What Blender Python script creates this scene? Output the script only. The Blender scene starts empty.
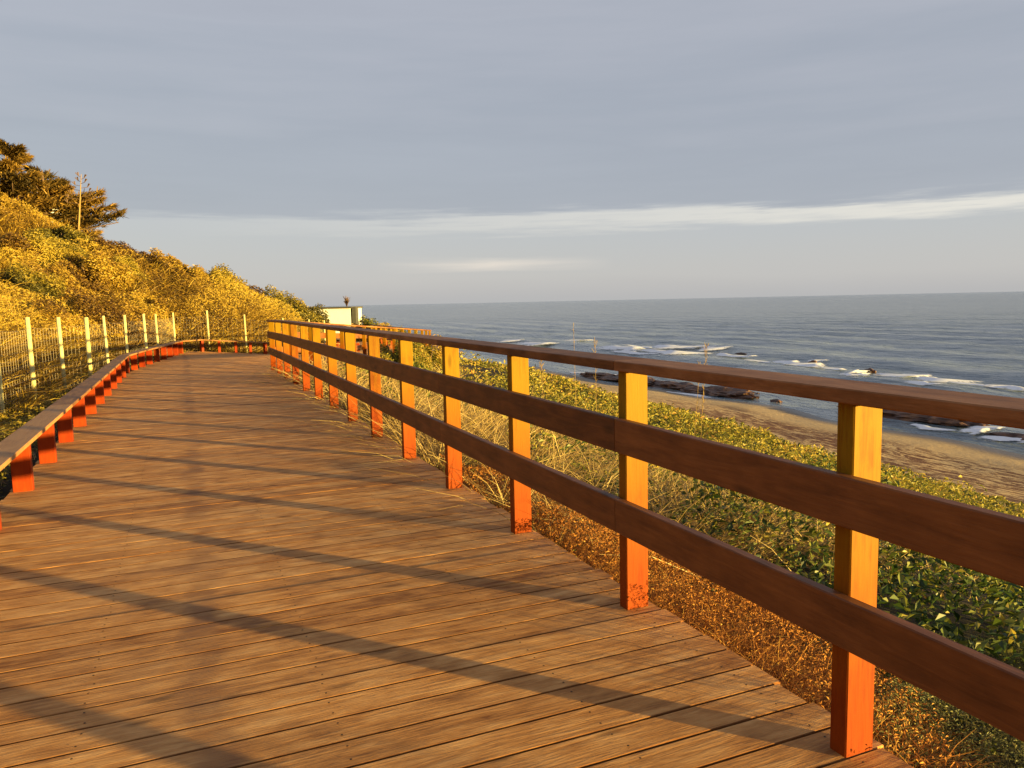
import bpy, bmesh, math, random
import numpy as np
R = math.radians
random.seed(7); rng = np.random.default_rng(11)
sc = bpy.context.scene
COL = sc.collection

# ------------------------------------------------------------------ camera
F = 769.0
cd = bpy.data.cameras.new('camera'); cam = bpy.data.objects.new('camera', cd); COL.objects.link(cam)
cd.sensor_width = 36; cd.lens = F / 1024 * 36; cd.clip_start = .05; cd.clip_end = 30000
from mathutils import Matrix, Vector
pitch = math.atan(82 / F)
cam.matrix_world = Matrix.Translation((0, 0, 1.4)) @ Matrix.Rotation(math.pi / 2 - pitch, 4, 'X') @ Matrix.Rotation(-R(1.21), 4, 'Z')
sc.camera = cam

# ------------------------------------------------------------------ sky, sun, exposure
SUN_EL = R(3.2)
sd = Vector((.903, -.428, 0)).normalized()
w = bpy.data.worlds.new('World'); sc.world = w; w.use_nodes = True
nt = w.node_tree; nt.nodes.clear()
def N(tree, kind, **kw):
    n = tree.nodes.new(kind)
    for k, v in kw.items(): setattr(n, k, v)
    return n
out = N(nt, 'ShaderNodeOutputWorld'); bg = N(nt, 'ShaderNodeBackground'); bg.inputs[1].default_value = .09
sky = N(nt, 'ShaderNodeTexSky', sky_type='NISHITA', sun_disc=False)
sky.sun_elevation = SUN_EL; sky.sun_rotation = math.atan2(sd.x, sd.y)
tc = N(nt, 'ShaderNodeTexCoord'); sep = N(nt, 'ShaderNodeSeparateXYZ')
L = nt.links.new
L(tc.outputs['Generated'], sep.inputs[0])
def noise(tree, vec, scale, sxyz, det=6, rough=.55, dist=0):
    mp = N(tree, 'ShaderNodeMapping'); mp.inputs['Scale'].default_value = sxyz
    tree.links.new(vec, mp.inputs[0])
    nz = N(tree, 'ShaderNodeTexNoise'); nz.inputs['Scale'].default_value = scale
    nz.inputs['Detail'].default_value = det; nz.inputs['Roughness'].default_value = rough
    nz.inputs['Distortion'].default_value = dist
    tree.links.new(mp.outputs[0], nz.inputs['Vector']); return nz.outputs[0]
def ramp(tree, fac, stops, interp='LINEAR'):
    r = N(tree, 'ShaderNodeValToRGB'); r.color_ramp.interpolation = interp
    els = r.color_ramp.elements
    while len(els) < len(stops): els.new(.5)
    for e, (p, c) in zip(els, stops):
        e.position = p; e.color = (*c, 1) if len(c) == 3 else c
    tree.links.new(fac, r.inputs[0]); return r.outputs[0]
def math_(tree, op, a, b=None, c=None, clamp=False):
    m = N(tree, 'ShaderNodeMath', operation=op); m.use_clamp = clamp
    for i, v in enumerate((a, b, c)):
        if v is None: continue
        if isinstance(v, (int, float)): m.inputs[i].default_value = v
        else: tree.links.new(v, m.inputs[i])
    return m.outputs[0]
def mix(tree, fac, a, b, mode='MIX'):
    m = N(tree, 'ShaderNodeMix', data_type='RGBA', blend_type=mode)
    for s, v in ((m.inputs[0], fac), (m.inputs[6], a), (m.inputs[7], b)):
        if isinstance(v, (int, float)): s.default_value = v
        elif isinstance(v, tuple): s.default_value = (*v, 1)
        else: tree.links.new(v, s)
    return m.outputs[2]
el = sep.outputs[2]
nA = noise(nt, tc.outputs['Generated'], 2.2, (1, 1, 9), 5)
nB = noise(nt, tc.outputs['Generated'], 5.0, (1, 1, 16), 7, .6)
nC = noise(nt, tc.outputs['Generated'], 1.3, (1.5, 1.5, 4), 3)
# the edge of the cloud deck: a wavering line about six degrees up
edge = math_(nt, 'ADD', el, math_(nt, 'MULTIPLY', math_(nt, 'SUBTRACT', nB, .5), .055))
edge = math_(nt, 'ADD', edge, math_(nt, 'MULTIPLY', math_(nt, 'SUBTRACT', nC, .5), .03))
deckmask = N(nt, 'ShaderNodeMapRange', interpolation_type='SMOOTHSTEP'); deckmask.inputs[1].default_value = .103; deckmask.inputs[2].default_value = .120
L(edge, deckmask.inputs[0])
upper = ramp(nt, math_(nt, 'ADD', el, math_(nt, 'MULTIPLY', math_(nt, 'SUBTRACT', nA, .5), .55)),
             [(0.0, (1.30, 1.40, 1.64)), (.18, (1.20, 1.30, 1.54)), (.34, (1.36, 1.43, 1.66)), (.6, (1.20, 1.25, 1.48)), (1, (1.0, 1.03, 1.25))])
lower = ramp(nt, math_(nt, 'ADD', el, math_(nt, 'MULTIPLY', math_(nt, 'SUBTRACT', nA, .5), .04)),
             [(0.0, (1.54, 1.58, 1.62)), (.03, (1.68, 1.72, 1.75)), (.08, (1.60, 1.68, 1.80)), (.12, (1.60, 1.68, 1.84))])
lit = N(nt, 'ShaderNodeMapRange', interpolation_type='SMOOTHSTEP')  # pale band just under the deck's edge
lit.inputs[1].default_value = 0; lit.inputs[2].default_value = .018; lit.inputs[3].default_value = 1; lit.inputs[4].default_value = 0
L(math_(nt, 'ABSOLUTE', math_(nt, 'SUBTRACT', edge, .100)), lit.inputs[0])
az = math_(nt, 'ADD', math_(nt, 'MULTIPLY', sep.outputs[0], 1.1), .45, clamp=True)
lower = mix(nt, math_(nt, 'MULTIPLY', lit.outputs[0], math_(nt, 'MULTIPLY', az, .8)), lower, (2.7, 2.6, 2.4))
# a small lit streak lower down
st = math_(nt, 'ABSOLUTE', math_(nt, 'SUBTRACT', math_(nt, 'ADD', el, math_(nt, 'MULTIPLY', math_(nt, 'SUBTRACT', nB, .5), .02)), .049))
st = math_(nt, 'SUBTRACT', 1, math_(nt, 'MULTIPLY', st, 105), clamp=True)
sx = math_(nt, 'SUBTRACT', 1, math_(nt, 'MULTIPLY', math_(nt, 'ABSOLUTE', math_(nt, 'ADD', sep.outputs[0], .02)), 6.5), clamp=True)
lower = mix(nt, math_(nt, 'MULTIPLY', math_(nt, 'MULTIPLY', st, sx), .8), lower, (2.6, 2.4, 2.2))
clouds = mix(nt, deckmask.outputs[0], lower, upper)
final = mix(nt, .9, sky.outputs[0], clouds)
L(final, bg.inputs[0]); L(bg.outputs[0], out.inputs[0])

sl = bpy.data.lights.new('sun', 'SUN'); sl.energy = 5.0; sl.angle = R(.8); sl.color = (1, .70, .20)
so = bpy.data.objects.new('sun', sl); COL.objects.link(so)
ld = Vector((-sd.x * math.cos(SUN_EL), -sd.y * math.cos(SUN_EL), -math.sin(SUN_EL)))
so.rotation_euler = ld.to_track_quat('-Z', 'Y').to_euler(); so.location = (40, -20, 20)
sc.view_settings.view_transform = 'Standard'; sc.view_settings.look = 'None'
sc.view_settings.exposure = 1.85; sc.view_settings.gamma = 1; sc.view_settings.use_curve_mapping = False

# ------------------------------------------------------------------ layout
D = np.array([-.3903, .9207]); NR = np.array([.9207, .3903])     # along the walk, and to its right (sea side)
def W(u, v): return D * u + NR * v
def uv_of(x, y): return x * D[0] + y * D[1], x * NR[0] + y * NR[1]
def zd(x, y): return -.088 * np.clip((x + 5.4) * .85 + (y - 17.4) * .5 + .2, 0, 10.8)
SEA = -4.5
def vnoise(x, y, s, seed=0):
    x = np.asarray(x, float) / s + seed * 17.3; y = np.asarray(y, float) / s - seed * 9.1
    xi = np.floor(x).astype(np.int64); yi = np.floor(y).astype(np.int64); fx = x - xi; fy = y - yi
    def h(a, b):
        n = (a * 374761393 + b * 668265263 + seed * 1442695) & 0xffffffff
        n = ((n ^ (n >> 13)) * 1274126177) & 0xffffffff
        return ((n ^ (n >> 16)) & 0xffff) / 65535.
    fx = fx * fx * (3 - 2 * fx); fy = fy * fy * (3 - 2 * fy)
    return (h(xi, yi) * (1 - fx) + h(xi + 1, yi) * fx) * (1 - fy) + (h(xi, yi + 1) * (1 - fx) + h(xi + 1, yi + 1) * fx) * fy
def fbm(x, y, s, seed=0): return (vnoise(x, y, s, seed) * .55 + vnoise(x, y, s / 2.1, seed + 1) * .28 + vnoise(x, y, s / 4.7, seed + 2) * .17)
def sm(a, b, x): t = np.clip((x - a) / (b - a), 0, 1); return t * t * (3 - 2 * t)
def vL(u): return np.interp(u, [19, 24, 27, 28, 31, 35, 60], [-1.34, -.55, 0., 3.4, 5.8, 7.3, 7.3])
def vR(u): return np.interp(u, [18, 22, 26, 30, 34.6, 60], [1.92, 3.95, 5.9, 8, 10.65, 10.65])
def shore(u): return 28.5 + .5 * np.sin(u * .23) + .4 * np.sin(u * .61 + 1) - np.where(u > 72, (u - 72) * 1.5, 0)
LP = np.array([(.53, -6.3), (-9.0, 16.3), (-9.2, 18.9), (-9.5, 19.9), (-9.85, 21.35), (-10.4, 23.56), (-10.9, 25.4), (-8.4, 26.3), (-7.4, 28.4), (-7.0, 30.4), (-6.98, 34.5), (-16.4, 58), (-60, 165)])
LP[0] = W(-30, -1.34); LP[1] = W(18.5, -1.34)
def wl(x, y):
    """distance to the land side edge of the boardwalk"""
    x = np.asarray(x, float); y = np.asarray(y, float); best = np.full(x.shape, 1e9)
    for (ax, ay), (bx, by) in zip(LP[:-1], LP[1:]):
        dx, dy = bx - ax, by - ay; t = np.clip(((x - ax) * dx + (y - ay) * dy) / (dx * dx + dy * dy), 0, 1)
        best = np.minimum(best, np.hypot(x - ax - t * dx, y - ay - t * dy))
    return best
def hill(u, w_):
    w1 = np.maximum(w_ - 1.35, 0)
    amp = np.interp(u, HU, HA)
    return amp * (.75 * (1 - np.exp(-w1 / .8)) + .335 * np.minimum(w1, 9) + .62 * np.clip(w1 - 9, 0, 3.2) + .12 * np.maximum(w1 - 12.2, 0))
HU = [-20, 5, 20, 30, 45, 62, 75, 95]; HA = [.9, .9, .95, 1.0, 1.0, .95, .6, .0]
def zt(x, y):
    x = np.asarray(x, float); y = np.asarray(y, float)
    u, v = uv_of(x, y)
    l, r = vL(u), vR(u); sh = shore(u)
    pz = zd(x, y)
    base = pz - .42
    rr = np.clip((v - r) / np.maximum(sh - r, 1), 0, 1)
    zr = base + .2 + (SEA - base - .2) * np.interp(rr, [0, .12, .35, .6, .8, 1], [0, .14, .44, .76, .91, 1])
    zr = np.where(v > sh, SEA - np.minimum((v - sh) * .07, 3), zr)
    zl = pz - .12 + hill(u, wl(x, y)) + .5 * (fbm(x, y, 6, 3) - .5) * sm(1.2, 5, wl(x, y))
    z = np.where(v > r, zr, np.where(v < l, zl, base))
    z = z + (fbm(x, y, 2.2, 5) - .5) * .12 * (v > r) * sm(0, 3, sh - v)
    return z

# ------------------------------------------------------------------ mesh builders
def tag(o, label=None, cat=None, group=None, kind=None):
    if label: o['label'] = label
    if cat: o['category'] = cat
    if group: o['group'] = group
    if kind: o['kind'] = kind
    return o
def link(name, me, mat, parent=None):
    o = bpy.data.objects.new(name, me); COL.objects.link(o)
    if mat: me.materials.append(mat)
    if parent: o.parent = parent
    return o
def empty(name, loc=(0, 0, 0), rz=0):
    o = bpy.data.objects.new(name, None); COL.objects.link(o); o.location = loc; o.rotation_euler = (0, 0, rz)
    o.empty_display_size = .2; return o
class MB:
    def __init__(s): s.v = []; s.f = []; s.uv = []; s.t = []
    def prism(s, p0, p1, side, up, prof, tone=.5, uoff=None, flip=False):
        """extrude the profile [(a, b)] (a along side, b along up) from p0 to p1"""
        p0 = np.array(p0, float); p1 = np.array(p1, float); side = np.array(side, float); up = np.array(up, float)
        ln = np.linalg.norm(p1 - p0); n = len(prof); b = len(s.v)
        if uoff is None: uoff = random.uniform(0, 60)
        for P in (p0, p1):
            for a, c in prof: s.v.append(tuple(P + side * a + up * c))
        per = [0]
        for i in range(n):
            q = prof[(i + 1) % n]; per.append(per[-1] + math.hypot(q[0] - prof[i][0], q[1] - prof[i][1]))
        for i in range(n):
            j = (i + 1) % n
            s.f.append((b + i, b + j, b + n + j, b + n + i))
            s.uv.append([(uoff, uoff + per[i]), (uoff, uoff + per[i + 1]), (uoff + ln, uoff + per[i + 1]), (uoff + ln, uoff + per[i])]); s.t.append(tone)
        s.f.append(tuple(b + i for i in range(n))[::-1]); s.uv.append([(uoff + prof[i][0], uoff + prof[i][1]) for i in range(n)][::-1]); s.t.append(tone)
        s.f.append(tuple(b + n + i for i in range(n))); s.uv.append([(uoff + prof[i][0], uoff + prof[i][1]) for i in range(n)]); s.t.append(tone)
    def tube(s, pts, rad, n=6, tone=.5):
        pts = [np.array(p, float) for p in pts]; b = len(s.v); m = len(pts)
        if isinstance(rad, (int, float)): rad = [rad] * m
        for i, p in enumerate(pts):
            t = pts[min(i + 1, m - 1)] - pts[max(i - 1, 0)]; t /= np.linalg.norm(t) + 1e-9
            a = np.cross(t, (0, 0, 1.)) if abs(t[2]) < .9 else np.cross(t, (1., 0, 0)); a /= np.linalg.norm(a); c = np.cross(t, a)
            for k in range(n):
                g = 2 * math.pi * k / n; s.v.append(tuple(p + rad[i] * (a * math.cos(g) + c * math.sin(g))))
        for i in range(m - 1):
            for k in range(n):
                k2 = (k + 1) % n
                s.f.append((b + i * n + k, b + i * n + k2, b + (i + 1) * n + k2, b + (i + 1) * n + k)); s.uv.append([(i * .3, k / n), (i * .3, (k + 1) / n), (i * .3 + .3, (k + 1) / n), (i * .3 + .3, k / n)]); s.t.append(tone)
        for base, rev in ((b, True), (b + (m - 1) * n, False)):
            q = tuple(base + k for k in range(n)); q = q[::-1] if rev else q
            s.f.append(q); s.uv.append([(0, 0)] * n); s.t.append(tone)
    def mesh(s, name, smooth=False, origin=None):
        v = np.array(s.v, float)
        if origin is not None: v = v - np.array(origin, float)
        me = bpy.data.meshes.new(name); me.from_pydata([tuple(a) for a in v], [], s.f)
        uvl = me.uv_layers.new(name='UVMap'); uvl.data.foreach_set('uv', np.array([c for f in s.uv for c in f], dtype=np.float32).ravel())
        at = me.attributes.new('tone', 'FLOAT', 'FACE'); at.data.foreach_set('value', np.array(s.t, dtype=np.float32))
        me.polygons.foreach_set('use_smooth', [smooth] * len(me.polygons)); me.update()
        bm = bmesh.new(); bm.from_mesh(me); bmesh.ops.recalc_face_normals(bm, faces=bm.faces); bm.to_mesh(me); bm.free(); return me
    def build(s, name, mat, parent=None, smooth=False, origin=None):
        """origin = world position for the object; when parented it is relative to the parent's location"""
        me = s.mesh(name, smooth, origin)
        o = link(name, me, mat, parent)
        if origin is not None: o.location = Vector(origin) - (parent.location if parent else Vector())
        elif parent: o.location = -parent.location
        return o
def quads(name, V, tone, mat, tris=False, parent=None, smooth=False):
    """V (n,k,3) polygons, one tone per polygon"""
    n, k, _ = V.shape
    me = bpy.data.meshes.new(name); me.vertices.add(n * k); me.vertices.foreach_set('co', V.astype(np.float32).ravel())
    me.loops.add(n * k); me.loops.foreach_set('vertex_index', np.arange(n * k, dtype=np.int32))
    me.polygons.add(n); me.polygons.foreach_set('loop_start', np.arange(0, n * k, k, dtype=np.int32))
    me.polygons.foreach_set('loop_total', np.full(n, k, dtype=np.int32))
    at = me.attributes.new('tone', 'FLOAT', 'FACE'); at.data.foreach_set('value', tone.astype(np.float32))
    me.update(calc_edges=True)
    o = link(name, me, mat, parent)
    return o
def unit(a): return a / (np.linalg.norm(a, axis=-1, keepdims=True) + 1e-9)
def leaves(P, size, up=.5, aspect=.55, bias=None):
    """pointed oval leaves as two folded quads each -> (2n,4,3)"""
    n = len(P); size = np.broadcast_to(size, (n,))[:, None]
    nrm = rng.normal(size=(n, 3)); nrm[:, 2] = np.abs(nrm[:, 2]) + up
    if bias is not None: nrm += bias
    nrm = unit(nrm); a = unit(np.cross(nrm, rng.normal(size=(n, 3)))); b = np.cross(nrm, a)
    tip = P + a * size; base = P - a * size * .1; mid = P + a * size * .45
    wd = b * size * aspect * .5; lift = nrm * size * .12
    s0 = mid + wd + lift; s1 = mid - wd + lift; dr = mid - nrm * size * .03
    tip = tip - nrm * size * .1
    q1 = np.stack([base, s0, tip, dr], 1); q2 = np.stack([base, dr, tip, s1], 1)
    return np.concatenate([q1, q2], 0)
def blades(P, h, width, lean, droop=.35, seg=3):
    """curved grass blades -> (n*seg, 4, 3) and the index of each blade"""
    n = len(P); h = np.broadcast_to(h, (n,))[:, None]; width = np.broadcast_to(width, (n,))[:, None]
    lean = unit(lean); ang = rng.uniform(0, 2 * np.pi, n)
    side = np.stack([np.cos(ang), np.sin(ang), np.zeros(n)], 1); side = unit(side - lean * (side * lean).sum(1, keepdims=True))
    hz = lean.copy(); hz[:, 2] = 0; hz = unit(hz + rng.normal(size=(n, 3)) * .15)
    rows = []
    for i in range(seg + 1):
        t = i / seg
        c = P + lean * h * t + (hz * .6 - np.array([0, 0, .8])) * h * droop * t * t
        wv = side * width * (1 - t) ** .7 * .5 if i < seg else side * width * .08
        rows.append((c - wv, c + wv))
    out_ = [np.stack([rows[i][0], rows[i][1], rows[i + 1][1], rows[i + 1][0]], 1) for i in range(seg)]
    return np.concatenate(out_, 0), np.tile(np.arange(n), seg)

# ------------------------------------------------------------------ materials
def newmat(name):
    m = bpy.data.materials.new(name); m.use_nodes = True; t = m.node_tree
    return m, t, t.nodes['Principled BSDF'], t.nodes['Material Output']
def attr(t, name):
    a = N(t, 'ShaderNodeAttribute', attribute_name=name); return a.outputs['Fac']
def wood(name, dark, mid_, light, rough=.6, bump=.3, across=32, stain=None, sun_falloff=None, tonevar=.5, spec=.3, bscale=1.):
    m, t, b, o = newmat(name); l = t.links.new
    uv = N(t, 'ShaderNodeUVMap', uv_map='UVMap').outputs[0]
    g = noise(t, uv, 1.0, (2.6, across, 1), 8, .62, .9)
    g2 = noise(t, uv, 1.0, (9, across * 4.5, 1), 4, .6)
    blot = noise(t, uv, 1.0, (5, 9, 1), 4, .6)
    vor = N(t, 'ShaderNodeTexVoronoi', feature='F1'); mp = N(t, 'ShaderNodeMapping'); mp.inputs['Scale'].default_value = (2.1, 6.5, 1)
    l(uv, mp.inputs[0]); l(mp.outputs[0], vor.inputs['Vector']); vor.inputs['Scale'].default_value = 1; vor.inputs['Randomness'].default_value = 1
    knot = N(t, 'ShaderNodeMapRange'); knot.inputs[1].default_value = .05; knot.inputs[2].default_value = .16; knot.inputs[3].default_value = 1; knot.inputs[4].default_value = 0
    l(vor.outputs[0], knot.inputs[0])
    fac = math_(t, 'ADD', math_(t, 'MULTIPLY', g, .75), math_(t, 'MULTIPLY', g2, .25))
    fac = math_(t, 'ADD', fac, math_(t, 'MULTIPLY', math_(t, 'SUBTRACT', attr(t, 'tone'), .5), tonevar))
    fac = math_(t, 'ADD', fac, math_(t, 'MULTIPLY', math_(t, 'SUBTRACT', blot, .5), .6))
    c = ramp(t, fac, [(.25, dark), (.5, mid_), (.78, light)])
    c = mix(t, math_(t, 'MULTIPLY', knot.outputs[0], .65), c, tuple(x * .25 for x in dark))
    if stain: c = stain(t, c)
    if sun_falloff: c = sun_falloff(t, c)
    l(c, b.inputs['Base Color'])
    b.inputs['Roughness'].default_value = rough; b.inputs['Specular IOR Level'].default_value = spec
    bp = N(t, 'ShaderNodeBump'); bp.inputs['Strength'].default_value = bump; bp.inputs['Distance'].default_value = .004 * bscale
    hgt = math_(t, 'ADD', g, math_(t, 'MULTIPLY', g2, .7))
    l(hgt, bp.inputs['Height']); l(bp.outputs[0], b.inputs['Normal'])
    return m
def deck_stain(t, c):
    geo = N(t, 'ShaderNodeNewGeometry'); 
    vdot = N(t, 'ShaderNodeVectorMath', operation='DOT_PRODUCT'); vdot.inputs[1].default_value = (NR[0], NR[1], 0)
    t.links.new(geo.outputs['Position'], vdot.inputs[0])
    nz = noise(t, geo.outputs['Position'], 2.3, (1, 1, 1), 4, .6)
    nz2 = noise(t, geo.outputs['Position'], 1.1, (1, 1, 1), 3, .6)
    d_ = math_(t, 'ABSOLUTE', math_(t, 'ADD', vdot.outputs['Value'], math_(t, 'MULTIPLY', math_(t, 'SUBTRACT', nz, .5), .35)))
    k = N(t, 'ShaderNodeMapRange', interpolation_type='SMOOTHSTEP'); k.inputs[1].default_value = .03; k.inputs[2].default_value = .11; k.inputs[3].default_value = 1; k.inputs[4].default_value = 0
    t.links.new(d_, k.inputs[0])
    c = mix(t, math_(t, 'MULTIPLY', k.outputs[0], math_(t, 'MULTIPLY', math_(t, 'SUBTRACT', nz2, .36, clamp=True), 2.6, clamp=True)), c, (.22, .10, .042))
    wear = N(t, 'ShaderNodeMapRange'); wear.inputs[1].default_value = .5; wear.inputs[2].default_value = .75
    t.links.new(noise(t, geo.outputs['Position'], .9, (1, 1, 1), 5, .65), wear.inputs[0])
    return mix(t, math_(t, 'MULTIPLY', wear.outputs[0], .35), c, (.40, .25, .13))
def post_sun_falloff(t, c):   # weaker sun near each post's base, painted into the colour as redder tint
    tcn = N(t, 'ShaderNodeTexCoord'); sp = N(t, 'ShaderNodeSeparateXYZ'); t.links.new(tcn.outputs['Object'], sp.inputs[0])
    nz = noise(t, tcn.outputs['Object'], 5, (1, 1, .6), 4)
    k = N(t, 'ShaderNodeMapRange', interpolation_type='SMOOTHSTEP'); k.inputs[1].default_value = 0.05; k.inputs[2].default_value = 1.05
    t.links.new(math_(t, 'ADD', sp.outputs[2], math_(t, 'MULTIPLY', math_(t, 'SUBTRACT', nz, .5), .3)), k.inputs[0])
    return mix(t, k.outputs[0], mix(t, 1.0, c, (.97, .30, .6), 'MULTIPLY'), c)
M = {}
M['deck'] = wood('weathered_deck_boards', (.21, .082, .024), (.50, .235, .070), (.76, .43, .16), .68, 1., 26, stain=deck_stain, tonevar=.22, spec=.15, bscale=1.5)
M['rail'] = wood('red_brown_stained_boards', (.085, .027, .007), (.165, .055, .014), (.25, .09, .024), .55, .35, 24, tonevar=.5)
M['cap'] = wood('worn_handrail_cap', (.11, .043, .014), (.22, .092, .032), (.36, .17, .07), .6, .45, 24, tonevar=.4, spec=.15)
M['post'] = wood('orange_stained_posts', (.17, .060, .002), (.23, .125, .003), (.26, .145, .004), .6, .3, 30, sun_falloff=post_sun_falloff, tonevar=.3, spec=.12)
M['kerbpost'] = wood('orange_red_kerb_posts', (.18, .018, .003), (.25, .030, .004), (.29, .042, .005), .6, .3, 30, tonevar=.3, spec=.12)
M['kerb'] = wood('brown_kerb_boards', (.14, .058, .018), (.27, .125, .042), (.40, .21, .08), .6, .5, 24, tonevar=.4)
M['beam'] = wood('dark_timber', (.03, .02, .012), (.06, .04, .025), (.1, .06, .04), .8, .3)
M['stake'] = wood('pale_fence_stakes', (.42, .36, .16), (.62, .56, .26), (.72, .66, .34), .7, .4, 20, tonevar=.3, spec=.1)
def foliage(name, stops, rough=.5, trans=.25, spec=.3, nscale=1.2):
    m, t, b, o = newmat(name); l = t.links.new
    geo = N(t, 'ShaderNodeNewGeometry')
    n1 = noise(t, geo.outputs['Position'], nscale, (1, 1, 1), 3)
    f = math_(t, 'ADD', attr(t, 'tone'), math_(t, 'MULTIPLY', math_(t, 'SUBTRACT', n1, .5), .5))
    c = ramp(t, f, stops); l(c, b.inputs['Base Color']); b.inputs['Roughness'].default_value = rough; b.inputs['Specular IOR Level'].default_value = spec
    if trans > 0:
        tr = N(t, 'ShaderNodeBsdfTranslucent'); l(c, tr.inputs[0]); ms = N(t, 'ShaderNodeMixShader'); ms.inputs[0].default_value = trans
        l(b.outputs[0], ms.inputs[1]); l(tr.outputs[0], ms.inputs[2]); l(ms.outputs[0], o.inputs[0])
    return m
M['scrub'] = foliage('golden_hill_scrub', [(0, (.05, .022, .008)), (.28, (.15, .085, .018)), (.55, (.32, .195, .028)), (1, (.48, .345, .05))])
M['straw'] = foliage('dry_straw', [(0, (.16, .09, .03)), (.5, (.36, .25, .09)), (1, (.55, .42, .18))], .6, .2)
M['leaf'] = foliage('glossy_ground_leaves', [(0, (.015, .032, .008)), (.38, (.05, .09, .016)), (.68, (.19, .20, .03)), (1, (.50, .37, .05))], .5, .3, .35)
M['goldleaf'] = foliage('yellow_green_scrub_leaves', [(0, (.05, .06, .012)), (.35, (.19, .19, .03)), (.7, (.42, .33, .055)), (1, (.5, .27, .06))], .5, .3)
M['heath'] = foliage('dry_rusty_heath', [(0, (.10, .04, .014)), (.4, (.32, .13, .035)), (.8, (.52, .25, .06)), (1, (.6, .38, .10))], .7, .1, .1)
M['herb'] = foliage('grey_green_herb', [(0, (.05, .06, .03)), (.5, (.14, .15, .065)), (1, (.28, .25, .09))], .6, .2, .2)
M['pine'] = foliage('conifer_needles', [(0, (.03, .022, .008)), (.3, (.08, .055, .015)), (.65, (.21, .125, .025)), (1, (.34, .21, .04))], .6, .15, .2)
M['bush'] = foliage('evergreen_shrub_leaves', [(0, (.03, .03, .008)), (.35, (.12, .105, .018)), (.7, (.30, .23, .03)), (1, (.44, .33, .05))], .5, .25, .3)
M['bark'] = wood('bark', (.05, .03, .02), (.13, .08, .05), (.22, .15, .1), .85, .8, 8)
m, t, b, o = newmat('galvanised_wire'); b.inputs['Base Color'].default_value = (.3, .25, .2, 1); b.inputs['Metallic'].default_value = .2; b.inputs['Roughness'].default_value = .5; M['wire'] = m
m, t, b, o = newmat('white_render'); geo = N(t, 'ShaderNodeNewGeometry')
t.links.new(mix(t, noise(t, geo.outputs['Position'], 2, (1, 1, .4), 5), (.72, .70, .64), (.86, .84, .78)), b.inputs['Base Color']); b.inputs['Roughness'].default_value = .8; M['white'] = m
m, t, b, o = newmat('grey_concrete'); geo = N(t, 'ShaderNodeNewGeometry')
t.links.new(mix(t, noise(t, geo.outputs['Position'], 3, (1, 1, 1), 5), (.035, .034, .03), (.07, .068, .06)), b.inputs['Base Color']); b.inputs['Roughness'].default_value = .85; M['grey'] = m
m, t, b, o = newmat('window_glass'); b.inputs['Base Color'].default_value = (.03, .035, .04, 1); b.inputs['Roughness'].default_value = .08; M['glass'] = m
m, t, b, o = newmat('clay_roof'); b.inputs['Base Color'].default_value = (.3, .12, .07, 1); b.inputs['Roughness'].default_value = .8; M['roof'] = m
# rock
m, t, b, o = newmat('wet_dark_rock'); geo = N(t, 'ShaderNodeNewGeometry'); l = t.links.new
l(ramp(t, noise(t, geo.outputs['Position'], 1.6, (1, 1, 1), 7, .65), [(.3, (.022, .013, .010)), (.5, (.09, .042, .025)), (.7, (.26, .13, .06))]), b.inputs['Base Color'])
b.inputs['Roughness'].default_value = .6; bp = N(t, 'ShaderNodeBump'); bp.inputs['Strength'].default_value = .8; bp.inputs['Distance'].default_value = .06
l(noise(t, geo.outputs['Position'], 6, (1, 1, 1), 6), bp.inputs['Height']); l(bp.outputs[0], b.inputs['Normal']); M['rock'] = m
# terrain: soil on land, sand on the beach, wet near the water (by world position)
m, t, b, o = newmat('ground'); l = t.links.new; geo = N(t, 'ShaderNodeNewGeometry'); P_ = geo.outputs['Position']
zone = attr(t, 'zone')
soil = ramp(t, noise(t, P_, 3.5, (1, 1, 1), 6, .65), [(.3, (.010, .010, .005)), (.55, (.028, .022, .011)), (.75, (.08, .055, .025))])
hillc = ramp(t, noise(t, P_, 2.5, (1, 1, 1), 6, .7), [(.3, (.05, .03, .008)), (.5, (.14, .085, .018)), (.7, (.30, .20, .04))])
dv = N(t, 'ShaderNodeVectorRotate', rotation_type='Z_AXIS'); dv.inputs['Angle'].default_value = -math.atan2(D[1], D[0]); l(P_, dv.inputs[0])
sand = ramp(t, noise(t, P_, 9, (1, 1, 1), 6, .7), [(.3, (.33, .23, .12)), (.7, (.52, .38, .21))])
wr = noise(t, dv.outputs[0], 1.0, (.9, 2.6, 1), 8, .75, 1.5)
wr2 = noise(t, dv.outputs[0], .16, (.6, 1.6, 1), 3)
weed = N(t, 'ShaderNodeMapRange'); weed.inputs[1].default_value = .45; weed.inputs[2].default_value = .51
l(math_(t, 'ADD', wr, math_(t, 'MULTIPLY', math_(t, 'SUBTRACT', wr2, .5), .25)), weed.inputs[0])
weedzone = attr(t, 'weed')
sand = mix(t, math_(t, 'MULTIPLY', weed.outputs[0], weedzone), sand, (.10, .038, .02))
wet = attr(t, 'wet')
sand = mix(t, wet, sand, (.10, .08, .06))
c = mix(t, attr(t, 'hillz'), soil, hillc); c = mix(t, zone, c, sand); l(c, b.inputs['Base Color'])
l(math_(t, 'SUBTRACT', .9, math_(t, 'MULTIPLY', wet, .55)), b.inputs['Roughness']); b.inputs['Specular IOR Level'].default_value = .25
bp = N(t, 'ShaderNodeBump'); bp.inputs['Strength'].default_value = .7; bp.inputs['Distance'].default_value = .05
l(noise(t, P_, 5, (1, 1, 1), 7, .7), bp.inputs['Height']); l(bp.outputs[0], b.inputs['Normal']); M['ground'] = m
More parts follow.
